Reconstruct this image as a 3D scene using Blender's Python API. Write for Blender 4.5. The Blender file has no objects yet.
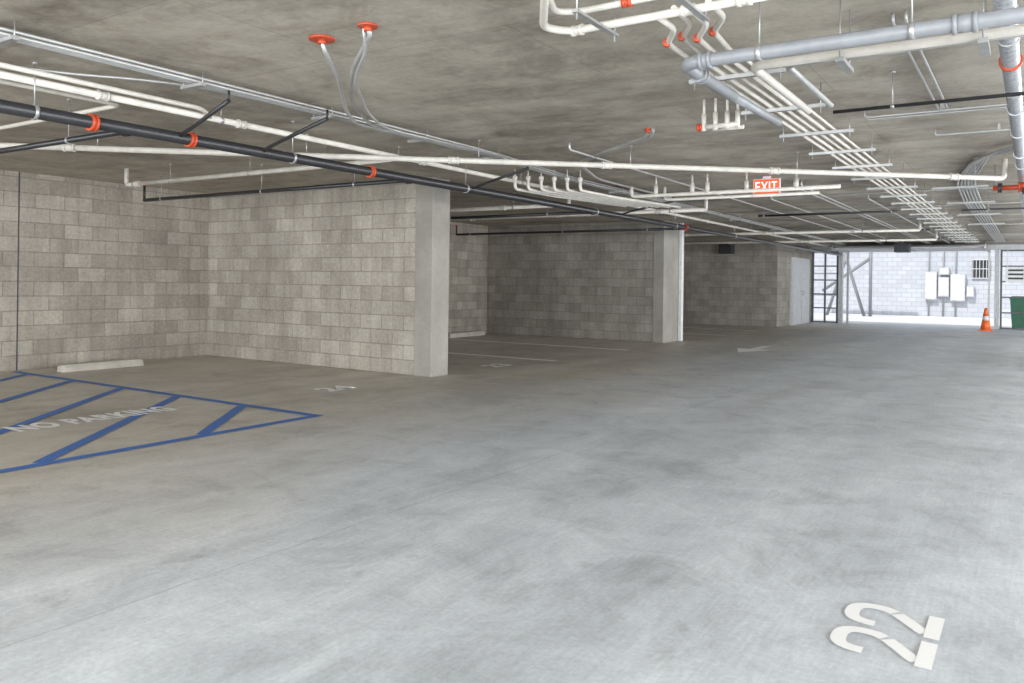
import bpy, math, random
from mathutils import Vector, Matrix
random.seed(4)
H=2.71
S=bpy.context.scene
# ------------------------------------------------------------ materials
def base(name,rough=.7,metal=0.):
    m=bpy.data.materials.new(name);m.use_nodes=True
    nt=m.node_tree;b=nt.nodes['Principled BSDF']
    b.inputs['Roughness'].default_value=rough;b.inputs['Metallic'].default_value=metal
    return m,nt,b
def ramp(nt,fac,stops):
    r=nt.nodes.new('ShaderNodeValToRGB');e=r.color_ramp.elements
    e[0].position=stops[0][0];e[0].color=(*stops[0][1],1)
    e[1].position=stops[-1][0];e[1].color=(*stops[-1][1],1)
    for p,c in stops[1:-1]:
        q=e.new(p);q.color=(*c,1)
    nt.links.new(fac,r.inputs[0]);return r.outputs[0]
def noise(nt,vec,scale,detail=6,rough=.6,dist=0):
    n=nt.nodes.new('ShaderNodeTexNoise');n.inputs['Scale'].default_value=scale
    n.inputs['Detail'].default_value=detail;n.inputs['Roughness'].default_value=rough
    n.inputs['Distortion'].default_value=dist
    nt.links.new(vec,n.inputs['Vector']);return n.outputs['Fac']
def mix(nt,a,b,fac,mode='MIX'):
    m=nt.nodes.new('ShaderNodeMix');m.data_type='RGBA';m.blend_type=mode
    def setin(sock,v):
        if isinstance(v,(int,float)): sock.default_value=v
        elif isinstance(v,tuple): sock.default_value=(*v,1)
        else: nt.links.new(v,sock)
    setin(m.inputs[0],fac);setin(m.inputs[6],a);setin(m.inputs[7],b)
    return m.outputs[2]
def mth(nt,op,a,b=None,clamp=False):
    m=nt.nodes.new('ShaderNodeMath');m.operation=op;m.use_clamp=clamp
    for i,v in enumerate((a,b)):
        if v is None: continue
        if isinstance(v,(int,float)): m.inputs[i].default_value=v
        else: nt.links.new(v,m.inputs[i])
    return m.outputs[0]
def mapping(nt,vec,scale,rot=(0,0,0)):
    m=nt.nodes.new('ShaderNodeMapping');m.inputs['Scale'].default_value=scale;m.inputs['Rotation'].default_value=rot
    nt.links.new(vec,m.inputs['Vector']);return m.outputs[0]
def bump(nt,b,hgt,st,dist=.01):
    n=nt.nodes.new('ShaderNodeBump');n.inputs['Strength'].default_value=st;n.inputs['Distance'].default_value=dist
    nt.links.new(hgt,n.inputs['Height']);nt.links.new(n.outputs[0],b.inputs['Normal'])
def simple(name,c,rough=.5,metal=0.,var=.12,scale=9):
    m,nt,b=base(name,rough,metal)
    tc=nt.nodes.new('ShaderNodeTexCoord')
    f=noise(nt,tc.outputs['Object'],scale,4)
    lo=tuple(x*(1-var) for x in c);hi=tuple(min(1,x*(1+var)) for x in c)
    nt.links.new(ramp(nt,f,[(.3,lo),(.7,hi)]),b.inputs['Base Color']);return m
def block_mat(name,tint=(1,1,1)):
    m,nt,b=base(name,.92)
    tc=nt.nodes.new('ShaderNodeTexCoord');uv=tc.outputs['UV']
    def brick(w,hh,mort,c1,c2,mc,off=.5):
        k=nt.nodes.new('ShaderNodeTexBrick');k.offset=off
        k.inputs['Scale'].default_value=1;k.inputs['Brick Width'].default_value=w;k.inputs['Row Height'].default_value=hh
        k.inputs['Mortar Size'].default_value=mort;k.inputs['Mortar Smooth'].default_value=.5;k.inputs['Bias'].default_value=0
        k.inputs['Color1'].default_value=(*c1,1);k.inputs['Color2'].default_value=(*c2,1);k.inputs['Mortar'].default_value=(*mc,1)
        nt.links.new(uv,k.inputs['Vector']);return k
    t=tint
    A=brick(.405,.203,.008,(.34*t[0],.312*t[1],.266*t[2]),(.45*t[0],.417*t[1],.362*t[2]),(.31*t[0],.286*t[1],.248*t[2]))
    Bk=brick(.2025,.203,.005,(.87,.865,.86),(1.02,1.02,1.02),(.82,.815,.81))
    c=mix(nt,A.outputs['Color'],Bk.outputs['Color'],.9,'MULTIPLY')
    n1=noise(nt,uv,.9,6,.65);n2=noise(nt,uv,22,6,.75);n3=noise(nt,mapping(nt,uv,(3.,.5,1)),1.5,6,.7)
    c=mix(nt,c,ramp(nt,n1,[(.3,(.78,.775,.77)),(.7,(1.14,1.13,1.12))]),1,'MULTIPLY')
    c=mix(nt,c,ramp(nt,n3,[(.35,(.84,.835,.83)),(.6,(1.05,1.05,1.05))]),1,'MULTIPLY')
    c=mix(nt,c,ramp(nt,n2,[(.3,(.76,.76,.76)),(.7,(1.16,1.16,1.16))]),1,'MULTIPLY')
    nt.links.new(c,b.inputs['Base Color'])
    hh=mth(nt,'ADD',mth(nt,'MULTIPLY',A.outputs['Fac'],-1.),mth(nt,'MULTIPLY',n2,.5))
    bump(nt,b,hh,.65,.006);return m
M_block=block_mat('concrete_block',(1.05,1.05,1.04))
M_blockl=block_mat('concrete_block_rear',(.97,.96,.945))  # same block; weaker light on the left wall put into the tint
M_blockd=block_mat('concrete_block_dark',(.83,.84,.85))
def concrete(name,lo,hi,sc=1.5,rough=.85):
    m,nt,b=base(name,rough)
    tc=nt.nodes.new('ShaderNodeTexCoord');o=tc.outputs['Object']
    a=noise(nt,o,sc,8,.65);c=noise(nt,o,sc*18,5,.7)
    f=mth(nt,'ADD',mth(nt,'MULTIPLY',a,.75),mth(nt,'MULTIPLY',c,.25))
    nt.links.new(ramp(nt,f,[(.35,lo),(.65,hi)]),b.inputs['Base Color'])
    bump(nt,b,c,.3,.004);return m
M_col=concrete('cast_concrete',(.24,.225,.195),(.36,.34,.30))
# ceiling
M_ceil,nt,b=base('soffit_concrete',.85)
o=nt.nodes.new('ShaderNodeTexCoord').outputs['Object']
a=noise(nt,o,.5,9,.66,.8);c=noise(nt,mapping(nt,o,(.35,2.2,1)),1.6,8,.7);d=noise(nt,o,30,4,.7);g_=noise(nt,o,3.2,8,.75,.5)
f=mth(nt,'ADD',mth(nt,'ADD',mth(nt,'MULTIPLY',a,.5),mth(nt,'MULTIPLY',c,.2)),mth(nt,'MULTIPLY',g_,.3))
col=ramp(nt,f,[(.39,(.225,.198,.158)),(.5,(.41,.37,.305)),(.61,(.56,.515,.435))])
k=nt.nodes.new('ShaderNodeTexBrick');k.offset=.5
for n_,v_ in (('Scale',1),('Brick Width',2.44),('Row Height',1.22),('Mortar Size',.006),('Mortar Smooth',.4)): k.inputs[n_].default_value=v_
k.inputs['Color1'].default_value=(1,1,1,1);k.inputs['Color2'].default_value=(.84,.84,.84,1);k.inputs['Mortar'].default_value=(.64,.62,.60,1)
nt.links.new(o,k.inputs['Vector'])
col=mix(nt,col,k.outputs['Color'],.7,'MULTIPLY')
ws=noise(nt,o,1.1,6,.7,1.5)
col=mix(nt,col,(.72,.69,.64),mth(nt,'MULTIPLY',mth(nt,'SUBTRACT',ws,.56),6.,True),'MULTIPLY')
col=mix(nt,col,ramp(nt,d,[(.3,(.9,.9,.9)),(.7,(1.05,1.05,1.05))]),1,'MULTIPLY')
nt.links.new(col,b.inputs['Base Color']);bump(nt,b,d,.2,.003)
# floor
M_floor,nt,b=base('slab_concrete',.5)
o=nt.nodes.new('ShaderNodeTexCoord').outputs['Object']
sx=nt.nodes.new('ShaderNodeSeparateXYZ');nt.links.new(o,sx.inputs[0]);X=sx.outputs['X'];Y=sx.outputs['Y']
a=noise(nt,o,.32,8,.62,.5);c=noise(nt,mapping(nt,o,(1.6,.3,1)),1.1,8,.68,.3);d=noise(nt,o,42,4,.75)
e=noise(nt,mapping(nt,o,(30,2.5,1),(0,0,.25)),2,4);g_=noise(nt,o,1.7,9,.76,.9)
f=mth(nt,'ADD',mth(nt,'ADD',mth(nt,'MULTIPLY',a,.28),mth(nt,'MULTIPLY',c,.35)),mth(nt,'MULTIPLY',g_,.37))
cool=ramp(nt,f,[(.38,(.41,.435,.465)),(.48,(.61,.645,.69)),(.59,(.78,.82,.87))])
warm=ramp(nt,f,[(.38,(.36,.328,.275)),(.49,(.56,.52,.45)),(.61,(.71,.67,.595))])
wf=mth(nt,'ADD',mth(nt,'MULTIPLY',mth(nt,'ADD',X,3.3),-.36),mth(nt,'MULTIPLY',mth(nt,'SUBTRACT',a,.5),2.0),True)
col=mix(nt,cool,warm,wf)  # bluish daylight in the aisle, warmer towards the bays, put into slab colour
col=mix(nt,col,ramp(nt,d,[(.3,(.86,.86,.86)),(.7,(1.08,1.08,1.08))]),1,'MULTIPLY')
col=mix(nt,col,ramp(nt,e,[(.3,(.92,.92,.92)),(.7,(1.04,1.04,1.04))]),1,'MULTIPLY')
st=noise(nt,o,.75,6,.7,1.8)
col=mix(nt,col,(.74,.735,.73),mth(nt,'MULTIPLY',mth(nt,'SUBTRACT',st,.545),5.,True),'MULTIPLY')
sp=noise(nt,o,2.6,4,.55,.4)
col=mix(nt,col,(.70,.695,.69),mth(nt,'MULTIPLY',mth(nt,'SUBTRACT',sp,.66),9.,True),'MULTIPLY')
# darker streaks along the drive aisle, fading in with distance
for lane in (-5.3,-3.9,-2.4,-.9):
    tr=mth(nt,'SUBTRACT',1.,mth(nt,'MULTIPLY',mth(nt,'ABSOLUTE',mth(nt,'SUBTRACT',mth(nt,'ADD',X,mth(nt,'MULTIPLY',mth(nt,'SUBTRACT',a,.5),2.)),lane)),1.3),True)
    tr=mth(nt,'MULTIPLY',tr,mth(nt,'MULTIPLY',mth(nt,'SUBTRACT',c,.38),3.,True))
    tr=mth(nt,'MULTIPLY',tr,mth(nt,'MULTIPLY',mth(nt,'SUBTRACT',Y,3.5),.2,True))
    col=mix(nt,col,(.64,.63,.615),mth(nt,'MULTIPLY',tr,.95),'MULTIPLY')
wob=mth(nt,'MULTIPLY',mth(nt,'SUBTRACT',noise(nt,o,1.5,5),.5),.06)
def joint(axis,pos):
    return mth(nt,'LESS_THAN',mth(nt,'ABSOLUTE',mth(nt,'ADD',mth(nt,'SUBTRACT',axis,pos),wob)),.004)
for ax,p in ((X,-3.0),(Y,8.6),(Y,16.8),(X,2.5)):
    col=mix(nt,col,(.66,.65,.63),mth(nt,'MULTIPLY',joint(ax,p),.7),'MULTIPLY')
nt.links.new(col,b.inputs['Base Color'])
nt.links.new(ramp(nt,f,[(.35,(.40,.40,.40)),(.65,(.62,.62,.62))]),b.inputs['Roughness'])
b.inputs['Specular IOR Level'].default_value=.4
bump(nt,b,d,.12,.003)
def paint(name,c,wear=.36):
    m,nt,b=base(name,.6)
    o=nt.nodes.new('ShaderNodeTexCoord').outputs['Object']
    f=noise(nt,o,14,8,.75)
    nt.links.new(ramp(nt,f,[(wear-.1,(.5,.5,.5)),(wear,c),(1,c)]),b.inputs['Base Color']);return m
M_blue=paint('blue_paint',(.065,.18,.53));M_white=paint('white_paint',(.96,.96,.96));M_wornw=paint('worn_white_paint',(.96,.96,.94),.36)
M_pvc=simple('white_pvc',(.60,.57,.51),.4);M_cond=simple('galvanised_conduit',(.48,.48,.47),.4,.55)
M_grey=simple('grey_pvc',(.23,.24,.25),.4);M_black=simple('black_steel_pipe',(.022,.022,.024),.35)
M_red=simple('red_coupling',(.50,.07,.025),.45);M_duct=simple('aluminium_jacket',(.43,.44,.46),.3,.6,.3,40)
M_strut=simple('zinc_strut',(.42,.42,.41),.4,.6);M_dark=simple('dark_metal',(.03,.03,.035),.45)
M_frame=simple('bronze_frame',(.10,.10,.11),.45)
M_lt=simple('light_grey_paint',(.50,.51,.52),.5);M_wp=simple('white_gloss_paint',(.72,.72,.72),.4)
M_orange=simple('orange_plastic',(.85,.16,.03),.5);M_tyre=simple('rubber_black',(.03,.03,.03),.8)
M_green=simple('bin_green',(.04,.16,.09),.5);M_binb=simple('bin_blue',(.04,.10,.28),.5)
M_stop=concrete('wheel_stop_concrete',(.38,.36,.31),(.52,.49,.43),5)
# ------------------------------------------------------------ mesh builder
class B:
    def __init__(s,name): s.n=name;s.v=[];s.f=[];s.m=[];s.sm=[];s.mats=[]
    def mi(s,m):
        if m not in s.mats: s.mats.append(m)
        return s.mats.index(m)
    def box(s,a,b,m):
        i=len(s.v);k=s.mi(m)
        s.v+=[(x,y,z) for x in(a[0],b[0]) for y in(a[1],b[1]) for z in(a[2],b[2])]
        for q in [(0,1,3,2),(4,6,7,5),(0,4,5,1),(2,3,7,6),(0,2,6,4),(1,5,7,3)]:
            s.f.append(tuple(i+j for j in q));s.m.append(k);s.sm.append(False)
        return s
    def tube(s,pts,r,m,fil=.08,seg=12,rs=None):
        P=[Vector(p) for p in pts];k=s.mi(m)
        Q=[P[0]]
        if rs is None:
            for a,b_,c in zip(P,P[1:],P[2:]):
                d1=(a-b_);d2=(c-b_);t=min(fil,d1.length*.45,d2.length*.45)
                if d1.angle(d2)>3.1 or fil<=0: Q.append(b_);continue
                p=b_+d1.normalized()*t;q=b_+d2.normalized()*t
                for j in range(6):
                    u=j/5;Q.append(p*(1-u)**2+b_*2*u*(1-u)+q*u*u)
        else: Q+=P[1:-1]
        Q.append(P[-1])
        t=(Q[1]-Q[0]).normalized();up=Vector((0,0,1)) if abs(t.z)<.9 else Vector((1,0,0))
        nrm=(up-t*up.dot(t)).normalized();i0=len(s.v)
        for j,q in enumerate(Q):
            if 0<j<len(Q)-1: tt=((Q[j+1]-q).normalized()+(q-Q[j-1]).normalized())
            elif j==0: tt=Q[1]-q
            else: tt=q-Q[j-1]
            tt=tt.normalized();nrm=(nrm-tt*nrm.dot(tt)).normalized();bi=tt.cross(nrm)
            rr=rs[j] if rs else r
            for w in range(seg):
                an=2*math.pi*w/seg;s.v.append(tuple(q+nrm*rr*math.cos(an)+bi*rr*math.sin(an)))
        for j in range(len(Q)-1):
            for w in range(seg):
                a=i0+j*seg+w;b_=i0+j*seg+(w+1)%seg
                s.f.append((a,b_,b_+seg,a+seg));s.m.append(k);s.sm.append(True)
        s.f.append(tuple(i0+w for w in range(seg))[::-1]);s.f.append(tuple(i0+(len(Q)-1)*seg+w for w in range(seg)))
        s.m+=[k,k];s.sm+=[False,False]
        return s
    def ring(s,p,d,r,l,m):
        p=Vector(p);d=Vector(d).normalized()
        s.tube([p-d*l/2,p+d*l/2],r,m,seg=14)
        s.tube([p-d*l/2-d*.006,p-d*l/2+d*.012],r*1.12,m,seg=14);s.tube([p+d*l/2-d*.012,p+d*l/2+d*.006],r*1.12,m,seg=14)
    def hanger(s,x,y,z,r,axis='y',m=None):
        m=m or M_strut
        s.tube([(x,y,z+r),(x,y,H)],.004,m,seg=6)
        d=(0,1,0) if axis=='y' else (1,0,0)
        s.tube([Vector((x,y,z))-Vector(d)*.012,Vector((x,y,z))+Vector(d)*.012],r*1.16,m,seg=12)
        s.tube([(x,y,H-.012),(x,y,H)],.018,m,seg=8)
    def done(s,uv=None,bev=0):
        me=bpy.data.meshes.new(s.n);me.from_pydata(s.v,[],s.f)
        for m in s.mats: me.materials.append(m)
        for p,k,sm in zip(me.polygons,s.m,s.sm): p.material_index=k;p.use_smooth=sm
        if uv:
            L=me.uv_layers.new(name='UVMap')
            for p in me.polygons:
                for li in p.loop_indices:
                    co=me.vertices[me.loops[li].vertex_index].co
                    n=p.normal
                    if abs(n.x)>.5: L.data[li].uv=(co.y,co.z)
                    elif abs(n.y)>.5: L.data[li].uv=(co.x,co.z)
                    else: L.data[li].uv=(co.x,co.y)
        me.update()
        ob=bpy.data.objects.new(s.n,me);S.collection.objects.link(ob)
        if bev:
            md=ob.modifiers.new('bevel','BEVEL');md.width=bev;md.segments=2;md.limit_method='ANGLE'
        return ob
# ------------------------------------------------------------ room shell
B('floor').box((-11.8,-7,-.2),(7,30.2,0),M_floor).done()
B('ceiling').box((-11.8,-7,H),(7,30.4,H+.35),M_ceil).done()
w=B('wall_left');w.box((-11.8,-7,0),(-11.6,30.2,H),M_blockl)
w.box((-11.6,5.45,0),(-11.596,5.465,H),M_dark);w.done(uv=1)
def baywall(n,y0,y1,cy0,cy1,xe,mt,cw):
    w=B(n);w.box((-11.6,y0,0),(xe-cw,y1,H),mt)
    w.box((xe-cw,cy0,0),(xe,cy1,H),M_col);w.done(uv=1,bev=.008)
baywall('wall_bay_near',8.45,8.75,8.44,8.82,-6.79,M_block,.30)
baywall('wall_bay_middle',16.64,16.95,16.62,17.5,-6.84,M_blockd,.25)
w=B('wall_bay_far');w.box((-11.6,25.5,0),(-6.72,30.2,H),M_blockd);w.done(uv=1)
B('corner_guard').box((-6.84,17.5,0),(-6.76,17.62,H),M_wp).done(bev=.01)
w=B('wall_exit');w.box((-6.72,30,2.55),(7,30.25,H),M_lt);w.box((3.2,30,0),(7,30.25,2.55),M_block)
w.box((-5.78,29.98,0),(-5.66,30.28,2.55),M_lt);w.box((-1.05,29.98,0),(-.93,30.28,2.55),M_lt)
w.done(uv=1)
def grille(n,x0,x1,cols,rows):
    g=B(n)
    for i in range(cols+1):
        x=x0+(x1-x0)*i/cols;t=.028
        g.box((x-t,30.05,0),(x+t,30.13,2.55),M_frame)
    for j in range(rows+1):
        z=.03+(2.49)*j/rows
        g.box((x0,30.06,z-.022),(x1,30.12,z+.022),M_frame)
    g.done()
grille('window_1',-6.66,-5.83,2,5);grille('window_2',-.87,3.15,6,5)
g=B('garage_door_overhead')
for i in range(4): g.box((-5.4,27.2+i*.66,2.50),(-1.25,27.84+i*.66,2.54),M_lt)
for x in (-5.45,-1.2):
    g.box((x-.03,27.1,2.47),(x+.03,29.95,2.56),M_strut)
    g.box((x-.03,29.85,0),(x+.03,29.95,2.5),M_strut)
    g.tube([(x,27.3,2.5),(x,27.3,H)],.01,M_strut);g.tube([(x,28.8,2.5),(x,28.8,H)],.01,M_strut)
g.box((-3.5,26.2,2.35),(-3.1,26.7,2.6),M_dark);g.box((-3.33,26.4,2.5),(-3.27,29.9,2.6),M_strut);g.tube([(-3.3,26.45,2.6),(-3.3,26.45,H)],.01,M_strut)
g.done()
d=B('door_1')
d.box((-6.72,27.1,0),(-6.66,29.5,2.25),M_lt)
for y in (27.18,28.33): d.box((-6.68,y,.03),(-6.63,y+1.1,2.17),M_lt)
for y in (28.2,28.42): d.tube([(-6.63,y,1.0),(-6.57,y,1.0),(-6.57,y,1.12),(-6.63,y,1.12)],.012,M_strut)
d.done()
s=B('speaker_box');s.box((-8.5,25.2,2.3),(-8.08,25.5,2.62),M_dark);s.box((-8.47,25.18,2.33),(-8.11,25.2,2.59),M_tyre);s.done(bev=.01)
p=B('wall_conduit');p.tube([(-11.57,14.2,1.2),(-11.57,14.2,H)],.015,M_dark);p.box((-11.6,14.12,1.0),(-11.52,14.28,1.2),M_strut);p.done()
for i,(x,y) in enumerate([(6.7,-6.6),(6.7,2),(6.7,11),(6.7,20),(6.7,29),(-2.5,-6.8),(-11.3,-6.8)]):
    B('concrete_column').box((x-.2,y-.2,0),(x+.2,y+.2,H),M_col).done(bev=.015)
# ------------------------------------------------------------ floor marks
Z=.004
def strip(bd,a,b_,w,m,z=Z):
    a=Vector((*a,0));b_=Vector((*b_,0));d=(b_-a).normalized();n=Vector((-d.y,d.x,0))*w/2
    i=len(bd.v);bd.v+=[(p.x,p.y,z) for p in (a-n,b_-n,b_+n,a+n)];bd.f.append((i,i+1,i+2,i+3));bd.m.append(bd.mi(m));bd.sm.append(False)
L=B('blue_access_aisle_marking')
strip(L,(-11.45,5.37),(-5.65,5.37),.10,M_blue);strip(L,(-5.7,2.45),(-5.7,5.32),.10,M_blue,.0045)
strip(L,(-11.45,2.5),(-5.75,2.5),.10,M_blue)
for x0 in (-11.05,-9.95,-8.87,-7.8,-6.72,-12.1,-13.2):
    xs=max(x0,-11.45);ys=5.32-(xs-x0)*1.2
    xe=-5.75;ye=5.32-(xe-x0)*1.2
    if ye<2.55: xe=x0+(5.32-2.55)/1.2;ye=2.55
    if xe>xs: strip(L,(xs,ys),(xe,ye),.10,M_blue,.005)
L.done()
L=B('parking_stall_lines')
for y in (11.5,14.3,20.2,23.0): strip(L,(-11.4,y),(-6.6,y),.17,M_wornw)
L.done()
A=B('floor_arrow')
strip(A,(-4.75,16.3),(-4.75,17.3),.18,M_white)
i=len(A.v);A.v+=[(-5.1,16.35,Z),(-4.75,15.3,Z),(-4.4,16.35,Z)];A.f.append((i,i+1,i+2));A.m.append(0);A.sm.append(False);A.done()
def text(name,body,x0,y0,x1,y1,m,off=.035):
    # floor lettering reading along +Y with its top towards -X, fitted into the rectangle
    cu=bpy.data.curves.new(name,'FONT');cu.body=body;cu.align_x='LEFT';cu.offset=off;cu.space_character=1.08
    ob=bpy.data.objects.new(name,cu);S.collection.objects.link(ob)
    bpy.context.view_layer.update()
    dg=bpy.context.evaluated_depsgraph_get();me=bpy.data.meshes.new_from_object(ob.evaluated_get(dg))
    bpy.data.objects.remove(ob)
    xs=[v.co.x for v in me.vertices];ys=[v.co.y for v in me.vertices]
    ax,bx,ay,by=min(xs),max(xs),min(ys),max(ys)
    for v in me.vertices:
        u=(v.co.x-ax)/(bx-ax);w=(v.co.y-ay)/(by-ay)
        v.co=Vector((x1-w*(x1-x0),y0+u*(y1-y0),Z+.002))
    me.materials.clear();me.materials.append(m)
    o2=bpy.data.objects.new(name,me);S.collection.objects.link(o2);return o2
text('no_parking_lettering','NO PARKING',-7.33,3.33,-7.0,4.80,M_white,.045)
text('stall_number','24',-7.12,6.6,-6.78,7.08,M_white,.045)
text('stall_number','23',-7.12,10.0,-6.78,10.5,M_white,.045)
# large stencilled 22: reads along +Y, top towards -X
G=B('stall_number_stencil')
def stroke(path,wd,y0,z):
    pts=[Vector((a_,b_)) for a_,b_ in path];n=len(pts);Lf=[];Rt=[]
    for j,q in enumerate(pts):
        if j==0: t=pts[1]-q
        elif j==n-1: t=q-pts[-2]
        else: t=(pts[j+1]-q).normalized()+(q-pts[j-1]).normalized()
        t.normalize();nn=Vector((-t.y,t.x))
        if 0<j<n-1:
            nn=nn/max(.55,t.dot((q-pts[j-1]).normalized()))
        Lf.append(q+nn*wd/2);Rt.append(q-nn*wd/2)
    for j in range(n-1):
        k=len(G.v)
        for q in (Rt[j],Rt[j+1],Lf[j+1],Lf[j]): G.v.append((-.275-q.y,y0+q.x,z))
        G.f.append((k,k+1,k+2,k+3));G.m.append(G.mi(M_white));G.sm.append(False)
for y0 in (3.055,3.325):
    c=[]
    for j in range(17):
        an=math.pi*(1.0-j/16)
        cc,ss=math.cos(an),math.sin(an);e_=2/2.7
        c.append((.118+.089*math.copysign(abs(cc)**e_,cc),.232+.085*abs(ss)**e_))
    c=[(.029,.222)]+c+[(.203,.20),(.186,.172)]
    stroke(c,.054,y0,Z)
    stroke([(.176,.160),(.118,.112),(.062,.068),(.045,.050)],.054,y0,Z)
    stroke([(.001,.027),(.233,.027)],.054,y0,Z+.001)
G.done()
def stop(x,y0,y1):
    w=B('wheel_stop')
    prof=[(-.08,0),(.08,0),(.065,.06),(.04,.095),(-.04,.095),(-.065,.06)]
    ys=[(y0,.85),(y0+.05,1),(y1-.05,1),(y1,.85)]
    for y,sc in ys: w.v+=[(x+a*sc,y,b_*sc) for a,b_ in prof]
    k=w.mi(M_stop)
    for j in range(3):
        for q in range(6):
            a=j*6+q;b_=j*6+(q+1)%6;w.f.append((a,b_,b_+6,a+6));w.m.append(k);w.sm.append(False)
    w.f.append(tuple(range(6))[::-1]);w.f.append(tuple(range(18,24)));w.m+=[k,k];w.sm+=[False,False];w.done()
stop(-11.0,5.72,6.9);stop(-11.25,14.6,16.0)
# ------------------------------------------------------------ piping
p=B('black_sprinkler_main');x=-5.55;z=2.38
p.tube([(x,-2,z),(x,29.2,z)],.045,M_black,seg=16)
for y in (3.09,3.87,5.9,14.5): p.ring((x,y,z),(0,1,0),.054,.035,M_red)
for y in (1,2.7,4.9,7.5,10.8,14,17.5,21,24.5): p.hanger(x,y,z,.045)
for y,xl,xr in ((3.4,-11.2,-5.55),(6.6,-10.5,-5.55),(10.9,-11.2,-5.55),(14.8,-11.2,-5.55)):
    p.tube([(xl,y,z-.0),(xr,y,z)],.024,M_black);p.ring((xr-.1,y,z),(1,0,0),.036,.04,M_black)
    for xx in (xl+.4,(xl+xr)/2,xr-.9):
        p.hanger(xx,y,z,.024,'x')
    p.tube([(xl,y,z),(xl,y,z+.2)],.018,M_black);p.tube([(xl,y,z+.2),(xl,y,z+.23)],.03,M_red)
for y,xr in ((3.75,-4.8),(4.55,-4.65),(7.6,-4.7),(11.6,-4.6)):
    p.tube([(x,y,z),(x+.2,y,z+.06),(xr,y-.1,2.56)],.016,M_black);p.tube([(xr,y-.1,2.56),(xr,y-.1,2.63)],.009,M_black)
p.done()
p=B('white_water_pipe');x=-5.62;z=2.60
p.tube([(x,-2,z),(x,29,z)],.026,M_pvc)
for y in (1.5,3.2,4.4,6.8,9.5,13,16,20,24): p.ring((x,y,z),(0,1,0),.033,.07,M_pvc)
for y in (.8,2.4,4.2,6.4,8.8,12,15.5,19,22): p.hanger(x,y,z,.026)
p.tube([(-5.9,-1,2.62),(-5.9,3.5,2.62),(-6.5,3.5,2.62),(-11.3,3.5,2.62)],.018,M_pvc)
p.tube([(-5.45,1.0,2.62),(-5.45,3.9,2.62),(-5.62,4.1,2.60)],.018,M_pvc)
p.done()
p=B('white_drain_pipe');a=Vector((-9.4,2.45,2.5));e=Vector((-.28,10.21,2.5))
p.tube([a,e,(e.x,e.y,H)],.028,M_pvc,.06);dr=(e-a).normalized()
for t in (.08,.2,.36,.5,.63,.78,.95):
    q=a+(e-a)*t;p.ring(q,dr,.035,.09,M_pvc)
    q=q+dr*.25;p.tube([q,(q.x,q.y,H)],.004,M_strut,seg=6);p.tube([(q.x,q.y,H-.012),(q.x,q.y,H)],.018,M_strut,seg=8)
p.tube([(-9.8,6.0,2.5),(-6.0,6.0,2.5),(-5.3,5.95,2.5)],.028,M_pvc)
p.ring((-9.7,6.0,2.5),(1,0,0),.035,.08,M_pvc);p.tube([(-9.8,6.0,2.5),(-9.95,6.0,2.5),(-9.95,6.0,H)],.028,M_pvc,.06)
for xx in (-9,-7.5,-6.3): p.hanger(xx,6.0,2.5,.028,'x')
p.done()
p=B('electrical_conduit_bundle')
for i,(dx,dz) in enumerate(((-.06,0),(-.02,0),(.02,0),(.02,.026))):
    p.tube([(-4.86+dx,-1,2.64+dz),(-4.80+dx,4.9,2.64+dz),(-4.82+dx,7.0,2.64+dz),(-5.05+dx,9.2,2.64+dz),(-5.05+dx,28,2.64+dz)],.0105,M_cond,.5,8)
for y in (1,2.2,3.4,4.6,5.8,7.0,10.5,13.2,16,19):
    xo=-4.84 if y<8 else -5.05
    p.box((xo-.13,y-.02,2.605),(xo+.1,y+.02,2.627),M_strut)
    p.tube([(xo-.12,y,2.6),(xo-.12,y,H)],.004,M_strut,seg=6);p.tube([(xo+.09,y,2.6),(xo+.09,y,H)],.004,M_strut,seg=6)
p.tube([(-5.75,1.5,2.66),(-5.6,2.7,2.66),(-5.0,3.4,2.66),(-4.93,4.4,2.66),(-4.93,6,2.66)],.010,M_cond,.4,8)
p.done()
def plate(p,x,y,r=.09):
    p.tube([(x,y,H-.012),(x,y,H)],r,M_red,seg=20);p.tube([(x,y,H-.035),(x,y,H-.012)],.024,M_red)
p=B('conduit_drop_from_slab')
plate(p,-3.5,3.3,.075);plate(p,-3.1,3.26,.055)
p.tube([(-3.5,3.3,H-.01),(-3.5,3.32,2.64),(-3.62,3.55,2.56),(-4.3,4.3,2.56),(-4.74,4.85,2.60),(-4.74,7,2.61)],.014,M_cond,.18,8)
p.tube([(-3.1,3.26,H-.01),(-3.1,3.28,2.66),(-3.45,3.50,2.57),(-4.1,4.15,2.57),(-4.70,5.0,2.60),(-4.70,7,2.61)],.014,M_cond,.25,8)
p.tube([(-3.13,3.26,H-.01),(-3.2,3.35,2.6),(-3.55,3.62,2.54),(-4.2,4.42,2.56),(-4.66,5.1,2.60),(-4.66,7,2.61)],.011,M_cond,.25,8)
p.done()
p=B('curved_slab_conduit')
plate(p,-2.95,6.75,.03)
for o_ in (0,.05): p.tube([(-2.95+o_,6.75,H-.01),(-3.0+o_,6.85,2.66),(-3.7,7.35+o_,2.64),(-4.3,7.9+o_,2.64),(-4.72,9.2+o_,2.64),(-4.72,12,2.64)],.014,M_cond,.25,8)
p.done()
p=B('white_pvc_supply_pipes')
p.tube([(-1.72,2.86,H),(-1.72,2.86,2.52),(-1.98,3.28,2.52),(-1.9,3.40,2.52),(-.6,3.40,2.52)],.019,M_pvc,.07)
p.tube([(-1.80,3.02,H),(-1.80,3.02,2.56),(-1.88,3.22,2.56),(-1.8,3.30,2.57),(-.5,3.30,2.57)],.015,M_pvc,.06)
p.tube([(-1.72,3.16,2.60),(-.9,3.16,2.60),(-.5,2.9,2.60)],.015,M_pvc,.06)
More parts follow.
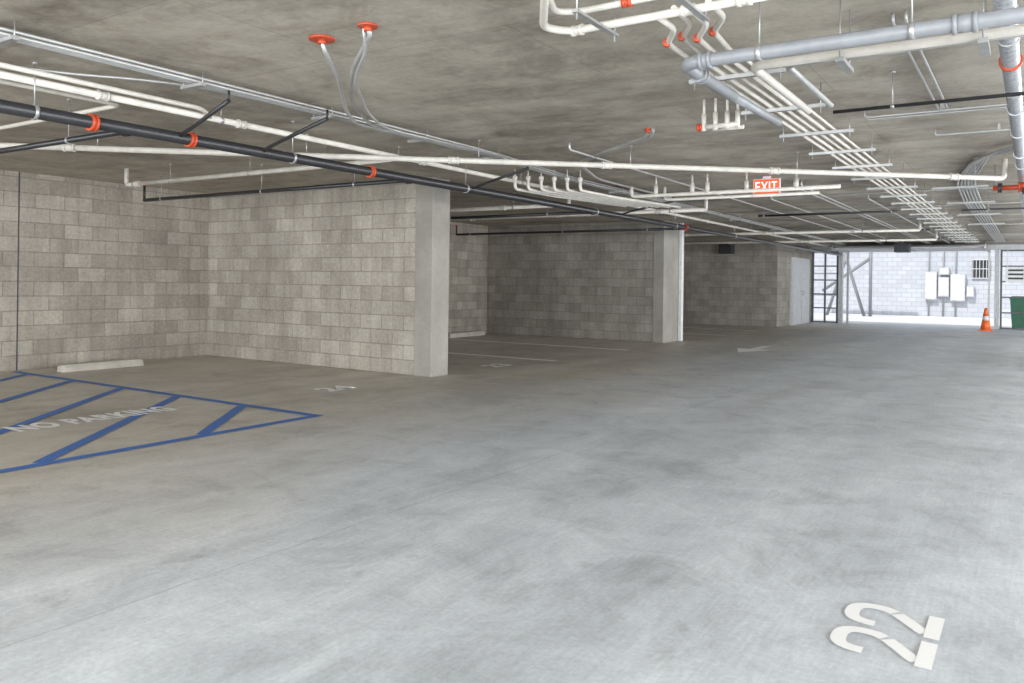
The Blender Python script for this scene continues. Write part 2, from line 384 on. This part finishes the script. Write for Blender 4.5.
for x_,y_,z_ in ((-1.72,2.86,2.6),(-1.80,3.02,2.64)): p.tube([(x_,y_,z_-.03),(x_,y_,z_+.03)],.026,M_pvc)
for x_ in (-1.86,-1.3,-1.05): p.ring((x_,3.40,2.52),(1,0,0),.024,.05,M_pvc)
p.ring((-1.55,3.30,2.57),(1,0,0),.021,.035,M_red)
plate(p,-1.72,2.86,.04)
for o_,zz in ((0,2.52),(.08,2.54),(.16,2.52),(.24,2.54)):
    p.tube([(-1.45+o_,3.40,zz),(-1.45+o_,3.62,zz),(-1.58+o_,3.85,zz+.01),(-1.66+o_,4.5,2.58)],.015,M_pvc,.07)
    p.tube([(-1.57+o_,3.81,zz+.005),(-1.585+o_,3.85,zz+.008)],.020,M_red)
for x_ in (-1.7,-1.25):
    p.box((x_-.015,3.08,2.488),(x_+.015,3.5,2.50),M_strut)
    for y_ in (3.10,3.48): p.tube([(x_,y_,2.46),(x_,y_,H)],.004,M_strut,seg=6)
p.done()
p=B('grey_vent_pipe')
p.tube([(-1.48,4.6,2.40),(-1.48,3.80,2.40),(2.5,3.80,2.40)],.033,M_grey,.09,16)
p.tube([(-1.48,4.55,2.40),(-1.48,5.6,2.42)],.027,M_grey)
p.ring((-1.36,3.80,2.40),(1,0,0),.039,.05,M_grey);p.ring((-.25,3.80,2.40),(1,0,0),.039,.08,M_grey);p.ring((-1.48,4.05,2.40),(0,1,0),.039,.05,M_grey)
for x_ in (-1.1,-.45,.3,1.2): p.hanger(x_,3.80,2.40,.033,'x')
p.done()
p=B('white_crossover_pipe')
p.tube([(-1.24,5.4,2.44),(-1.24,4.16,2.44),(2.5,4.16,2.44)],.024,M_pvc,.08)
p.tube([(-1.10,5.4,2.46),(-1.10,4.29,2.46),(2.5,4.29,2.46)],.018,M_cond,.08)
for x_ in (-.8,-.2,.6):
    p.box((x_-.02,4.1,2.39),(x_+.02,4.36,2.412),M_strut)
    for y_ in (4.11,4.35): p.tube([(x_,y_,2.39),(x_,y_,H)],.004,M_strut,seg=6)
p.done()
p=B('pvc_pipe_bundle_on_struts')
for i,xx in enumerate((-1.66,-1.59,-1.52,-1.45,-1.38)):
    p.tube([(xx,4.5,2.58),(xx+.06,26,2.58)],(.014,.014,.011,.014,.010)[i],M_pvc,seg=8)
y=4.75
while y<25:
    p.box((-1.80,y-.018,2.540),(-1.22,y+.018,2.564),M_strut)
    for xx in (-1.77,-1.25): p.tube([(xx,y,2.50),(xx,y,H)],.004,M_strut,seg=6)
    y+=1.05
p.done()
p=B('valve_manifold')
p.tube([(-2.1,5.9,2.50),(-1.85,5.9,2.50)],.020,M_pvc);p.tube([(-2.1,6.02,2.50),(-1.85,6.02,2.50)],.016,M_pvc)
for xx in (-2.12,-2.03,-1.94,-1.86):
    p.tube([(xx,5.9,2.47),(xx,5.9,2.60)],.018,M_pvc);p.tube([(xx,5.9,2.6),(xx,5.9,H)],.010,M_pvc)
p.ring((-2.15,5.9,2.5),(1,0,0),.026,.03,M_red)
p.done()
p=B('aluminium_jacketed_pipe');x=-.12;z=2.56
p.tube([(x,-1,z),(x,24,z)],.046,M_duct,seg=16)
for y in (4.3,6.6,8.8,12,15): p.ring((x,y,z),(0,1,0),.049,.03,M_duct)
p.ring((x,5.2,z),(0,1,0),.052,.02,M_red)
for y in (1,4.7,6,7.6,9.6,13,17): p.hanger(x,y,z,.046)
p.done()
p=B('red_control_valve')
p.tube([(-.40,10.6,2.44),(.22,10.6,2.44)],.028,M_red);p.ring((-.1,10.6,2.44),(1,0,0),.055,.1,M_red)
p.tube([(-.1,10.6,2.44),(-.1,10.45,2.36)],.02,M_dark);p.ring((-.33,10.6,2.44),(1,0,0),.05,.03,M_dark)
p.tube([(-.38,10.6,2.44),(-.38,10.6,H)],.006,M_strut);p.tube([(.2,10.6,2.44),(.2,10.6,H)],.006,M_strut)
p.done()
p=B('black_branch_pipe')
for y,x0,x1,zz,mm in ((5.72,-1.15,2.5,2.48,M_black),(13.5,-.9,2.5,2.45,M_frame)):
    p.tube([(x0,y,zz),(x1,y,zz)],.012,mm)
    for t in (.1,.35,.7): p.hanger(x0+(x1-x0)*t,y,zz,.012,'x')
p.done()
p=B('thin_ceiling_raceway')
for y,x0,x1 in ((6.9,-1.15,2.5),(7.0,-1.15,2.5),(8.0,-.75,2.5)):
    p.tube([(x0,y,H),(x0,y,2.655),(x1,y,2.655)],.009,M_cond,.05,8)
    for t in (.15,.5,.8): p.box((x0+(x1-x0)*t-.01,y-.02,2.655),(x0+(x1-x0)*t+.01,y+.02,H),M_strut)
for xx,y1 in ((-.62,6.85),(-.56,6.85)):
    p.tube([(xx,4.5,H),(xx,4.5,2.66),(xx,y1,2.66)],.009,M_cond,.05,8)
p.done()
p=B('sweeping_conduits')
for i in range(6):
    o_=i*.075
    p.tube([(2.5,8.45+o_*1.3,2.65),(.3-o_,8.5+o_*1.3,2.65),(-.35-o_*.5,9.1+o_*1.5,2.65),(-.65-o_*.5,11.5,2.65),(-.7-o_*.6,14.5,2.65),(-.7-o_*.6,27,2.65)],.014,M_cond,.9,8)
for y in (12,14.2,16.5,19): 
    p.box((-1.15,y-.02,2.61),(-.5,y+.02,2.635),M_strut)
    for xx in (-1.12,-.53): p.tube([(xx,y,2.6),(xx,y,H)],.004,M_strut,seg=6)
p.done()
p=B('white_pipe_manifold')
p.tube([(-4.55,9.9,2.60),(-4.55,9.9,2.47),(-1.9,9.9,2.47)],.024,M_pvc,.06)
p.tube([(-4.2,10.2,2.62),(-4.2,10.2,2.44),(-2.2,10.2,2.44)],.020,M_pvc,.06)
for xx in (-4.2,-3.7,-3.5,-3.0,-2.4):
    p.tube([(xx,9.9,2.47),(xx,9.9,2.60)],.028,M_pvc);p.tube([(xx,9.9,2.6),(xx,9.9,H)],.012,M_pvc)
for k in range(6):
    xx=-5.42+k*.13;yy=8.35+k*.1
    p.tube([(xx,yy,2.60),(xx,yy,2.46),(xx+.03,yy+.9,2.46),(xx+.3,yy+2.6,2.46)],.020,M_pvc,.06)
    p.tube([(xx,yy,2.57),(xx,yy,2.62)],.03,M_pvc);p.tube([(xx,yy,2.6),(xx,yy,H)],.008,M_pvc)
p.done()
p=B('white_lateral_pipes')
for y,x0,x1,zz in ((10.6,-11.3,-5.9,2.48),(12.4,-11.3,-4.4,2.50),(18.6,-11.3,-2,2.5),(22,-11.3,-2,2.48)):
    p.tube([(x0,y,zz),(x1,y,zz)],.030,M_pvc)
    t=x0+.4
    while t<x1:
        p.ring((t,y,zz),(1,0,0),.036,.08,M_pvc);p.hanger(t+.2,y,zz,.030,'x');t+=1.9
    p.tube([(x1,y,zz),(x1,y,H)],.028,M_pvc)
p.done()
p=B('overhead_conduit_runs')
for xx,y0 in ((-2.6,11.0),(-2.7,11.0),(-3.4,12.5),(-3.9,7.0),(-2.1,13)):
    p.tube([(xx,y0,H),(xx,y0,2.63),(xx,27,2.63)],.012,M_cond,.06,8)
for y in (12.9,15.3,17.6,20.3,24):
    p.tube([(-6.3,y,2.697),(2.3,y,2.697)],.010,M_cond,seg=8)
for y in (14.6,19.5,23):
    p.tube([(-4.2,y,2.56),(-1.9,y,2.56)],.02,M_black,seg=8)
    for xx in (-4.1,-2.0): p.hanger(xx,y,2.56,.02,'x')
p.done()
# ------------------------------------------------------------ exit sign
def emis(name,c,st):
    m,nt,b=base(name,.4);b.inputs['Base Color'].default_value=(*c,1);b.inputs['Emission Color'].default_value=(*c,1);b.inputs['Emission Strength'].default_value=st;return m
M_exit=emis('exit_sign_red',(.8,.10,.03),.6);M_exl=emis('exit_letters',(1,.9,.82),.8)
p=B('exit_sign');ex,ey=-2.90,10.42
p.box((ex-.17,ey,2.445),(ex+.17,ey+.05,2.675),M_wp);p.box((ex-.163,ey-.004,2.452),(ex+.163,ey,2.668),M_exit)
p.box((ex-.05,ey+.005,2.675),(ex+.05,ey+.045,H),M_wp)
def bar(x0,z0,x1,z1,w=.008):
    a=Vector((ex+x0,0,2.575+z0));b_=Vector((ex+x1,0,2.575+z1));d=(b_-a).normalized();n=Vector((-d.z,0,d.x))*w
    k=len(p.v);y_=ey-.006-.0005*(len(p.v)%7)
    p.v+=[(q.x,y_,q.z) for q in (a-n,b_-n,b_+n,a+n)];p.f.append((k,k+1,k+2,k+3));p.m.append(p.mi(M_exl));p.sm.append(False)
h2=.062
bar(-.13,-h2,-.13,h2);[bar(-.13,zz,-.08,zz) for zz in (-h2+.008,0,h2-.008)]
bar(-.058,-h2,.014,h2,.007);bar(-.058,h2,.014,-h2,.007)
bar(.043,-h2,.043,h2);bar(.102,-h2,.102,h2);bar(.068,h2-.008,.136,h2-.008)
p.done()
# ------------------------------------------------------------ traffic cone
p=B('traffic_cone');cx,cy=-1.22,28.6
p.box((cx-.19,cy-.19,0),(cx+.19,cy+.19,.035),M_orange)
def cone(z0,z1,r0,r1,m): p.tube([(cx,cy,z0),(cx,cy,z1)],0,m,rs=[r0,r1],seg=20)
cone(.035,.32,.145,.10,M_orange);cone(.32,.45,.10,.078,M_wp);cone(.45,.70,.078,.035,M_orange)
p.done()
# ------------------------------------------------------------ outside
M_out=concrete('alley_concrete',(.60,.60,.60),(.72,.72,.72),.6)
B('alley_ground').box((-45,30.2,-.25),(45,70,-.03),M_out).done()
B('ground').box((-60,-60,-.6),(60,90,-.3),M_out).done()
M_wbr,nt,b=base('white_painted_brick',.8)
uv=nt.nodes.new('ShaderNodeTexCoord').outputs['UV'];k=nt.nodes.new('ShaderNodeTexBrick')
for n_,v_ in (('Scale',1),('Brick Width',.42),('Row Height',.21),('Mortar Size',.014),('Mortar Smooth',.3)): k.inputs[n_].default_value=v_
k.inputs['Color1'].default_value=(.49,.505,.54,1);k.inputs['Color2'].default_value=(.56,.58,.62,1);k.inputs['Mortar'].default_value=(.39,.41,.45,1)
nt.links.new(uv,k.inputs['Vector']);nt.links.new(k.outputs['Color'],b.inputs['Base Color'])
B('neighbour_building_wall').box((-30,42,-.1),(20,42.4,7),M_wbr).done(uv=1)
p=B('electrical_meter_cabinet')
for x0,z0,w_,h_ in ((-4.25,.75,.5,1.3),(-3.7,.9,.45,.9),(-3.2,.7,.6,1.25),(-3.65,1.9,.4,.35),(-2.55,.9,.3,.5)):
    p.box((x0,41.75,z0),(x0+w_,42,z0+h_),M_lt);p.box((x0+.04,41.73,z0+.05),(x0+w_-.04,41.75,z0+h_-.05),M_wp)
for x0 in (-4.1,-3.5,-3.0): p.tube([(x0,41.9,-.03),(x0,41.9,4.5)],.03,M_strut)
p.done()
p=B('barred_window')
p.box((-2.35,41.93,1.75),(-1.65,42,2.6),M_dark)
for i in range(6): p.box((-2.33+i*.135,41.9,1.75),(-2.31+i*.135,41.93,2.6),M_wp)
for zz in (1.75,2.17,2.58): p.box((-2.37,41.89,zz),(-1.63,41.94,zz+.03),M_wp)
p.done()
p=B('diagonal_shadow_bars')  # grey bars added in place of the dark diagonal shadows outside
for a_,b_ in (((-8.0,39,-.03),(-6.9,39,3.6)),((-6.4,39,-.03),(-7.5,39,3.6)),((-9.3,39,-.03),(-9.3,39,3.6)),((-9.3,39,3.55),(-5.5,39,3.55)),((-6.15,39,-.03),(-6.15,39,3.6)),((-8.2,39,1.1),(-6.15,39,2.6))):
    p.tube([a_,b_],.07,M_grey)
for zz in (.9,1.9): p.tube([(-9.3,39,zz),(-7.5,39,zz)],.03,M_grey)
p.done()
def bin_(x,y,m):
    p=B('wheelie_bin')
    def fr(z0,z1,a0,a1,mm):
        i=len(p.v);kk=p.mi(mm)
        for z_,a_ in ((z0,a0),(z1,a1)): p.v+=[(x-a_,y-a_,z_),(x+a_,y-a_,z_),(x+a_,y+a_,z_),(x-a_,y+a_,z_)]
        for q in ((3,2,1,0),(4,5,6,7),(0,1,5,4),(1,2,6,5),(2,3,7,6),(3,0,4,7)): p.f.append(tuple(i+j for j in q));p.m.append(kk);p.sm.append(False)
    fr(.02,.95,.23,.29,m);fr(.95,1.0,.31,.31,m);fr(1.0,1.06,.30,.24,m)
    for sx_ in (-.2,.2): p.tube([(x+sx_-.03,y+.25,.07),(x+sx_+.03,y+.25,.07)],.1,M_tyre,seg=16)
    p.tube([(x-.2,y+.33,.98),(x+.2,y+.33,.98)],.015,M_tyre);p.done()
bin_(-.35,31.2,M_green);bin_(.4,31.3,M_binb)
p=B('notice_sign');p.box((-.75,29.95,1.5),(-.2,29.98,2.0),M_wp)
for i in range(3): p.box((-.68,29.945,1.6+i*.13),(-.27,29.95,1.66+i*.13),M_dark)
for xx in (-.7,-.25): p.box((xx-.01,29.96,2.0),(xx+.01,30.0,2.55),M_strut)
p.done()
# ------------------------------------------------------------ light
def area(n,loc,rot,sx_,sy_,pw,c):
    l=bpy.data.lights.new(n,'AREA');l.shape='RECTANGLE';l.size=sx_;l.size_y=sy_;l.energy=pw;l.color=c
    o_=bpy.data.objects.new(n,l);o_.location=loc;o_.rotation_euler=rot;S.collection.objects.link(o_)
area('added_daylight_side',(6.4,11,1.35),(math.radians(90),0,math.radians(90)),34,2.5,2500,(.94,.97,1))  # added area lamp, boosts daylight from the open side
area('added_daylight_rear',(-2.4,-6.5,1.35),(math.radians(90),0,0),18,2.5,1800,(.91,.955,1))  # added area lamp behind the camera, boosts daylight from the rear
sun=bpy.data.lights.new('sun','SUN');sun.energy=3.2;sun.angle=.01;sun.color=(1,.98,.95)
so=bpy.data.objects.new('sun',sun);so.rotation_euler=(math.radians(42),0,math.radians(-18));S.collection.objects.link(so)
w=bpy.data.worlds.new('sky');S.world=w;w.use_nodes=True
w.node_tree.nodes['Background'].inputs[0].default_value=(.82,.89,1,1);w.node_tree.nodes['Background'].inputs[1].default_value=1.0
# ------------------------------------------------------------ camera
f=800.;th=math.radians(33.1);phi=.0137
F=Vector((-math.sin(th),math.cos(th),0));R=Vector((math.cos(th),math.sin(th),0));U=Vector((0,0,1))
cd=bpy.data.cameras.new('camera');cam=bpy.data.objects.new('camera',cd);S.collection.objects.link(cam)
cd.sensor_width=36;cd.lens=36*f/1024;cd.shift_y=-59.5/1024;cd.clip_start=.05
r=R*math.cos(phi)+U*math.sin(phi);u=U*math.cos(phi)-R*math.sin(phi)
M=Matrix((r,u,-F)).transposed().to_4x4();M.translation=Vector((0,0,1.3));cam.matrix_world=M
S.camera=cam
S.view_settings.view_transform='Standard'
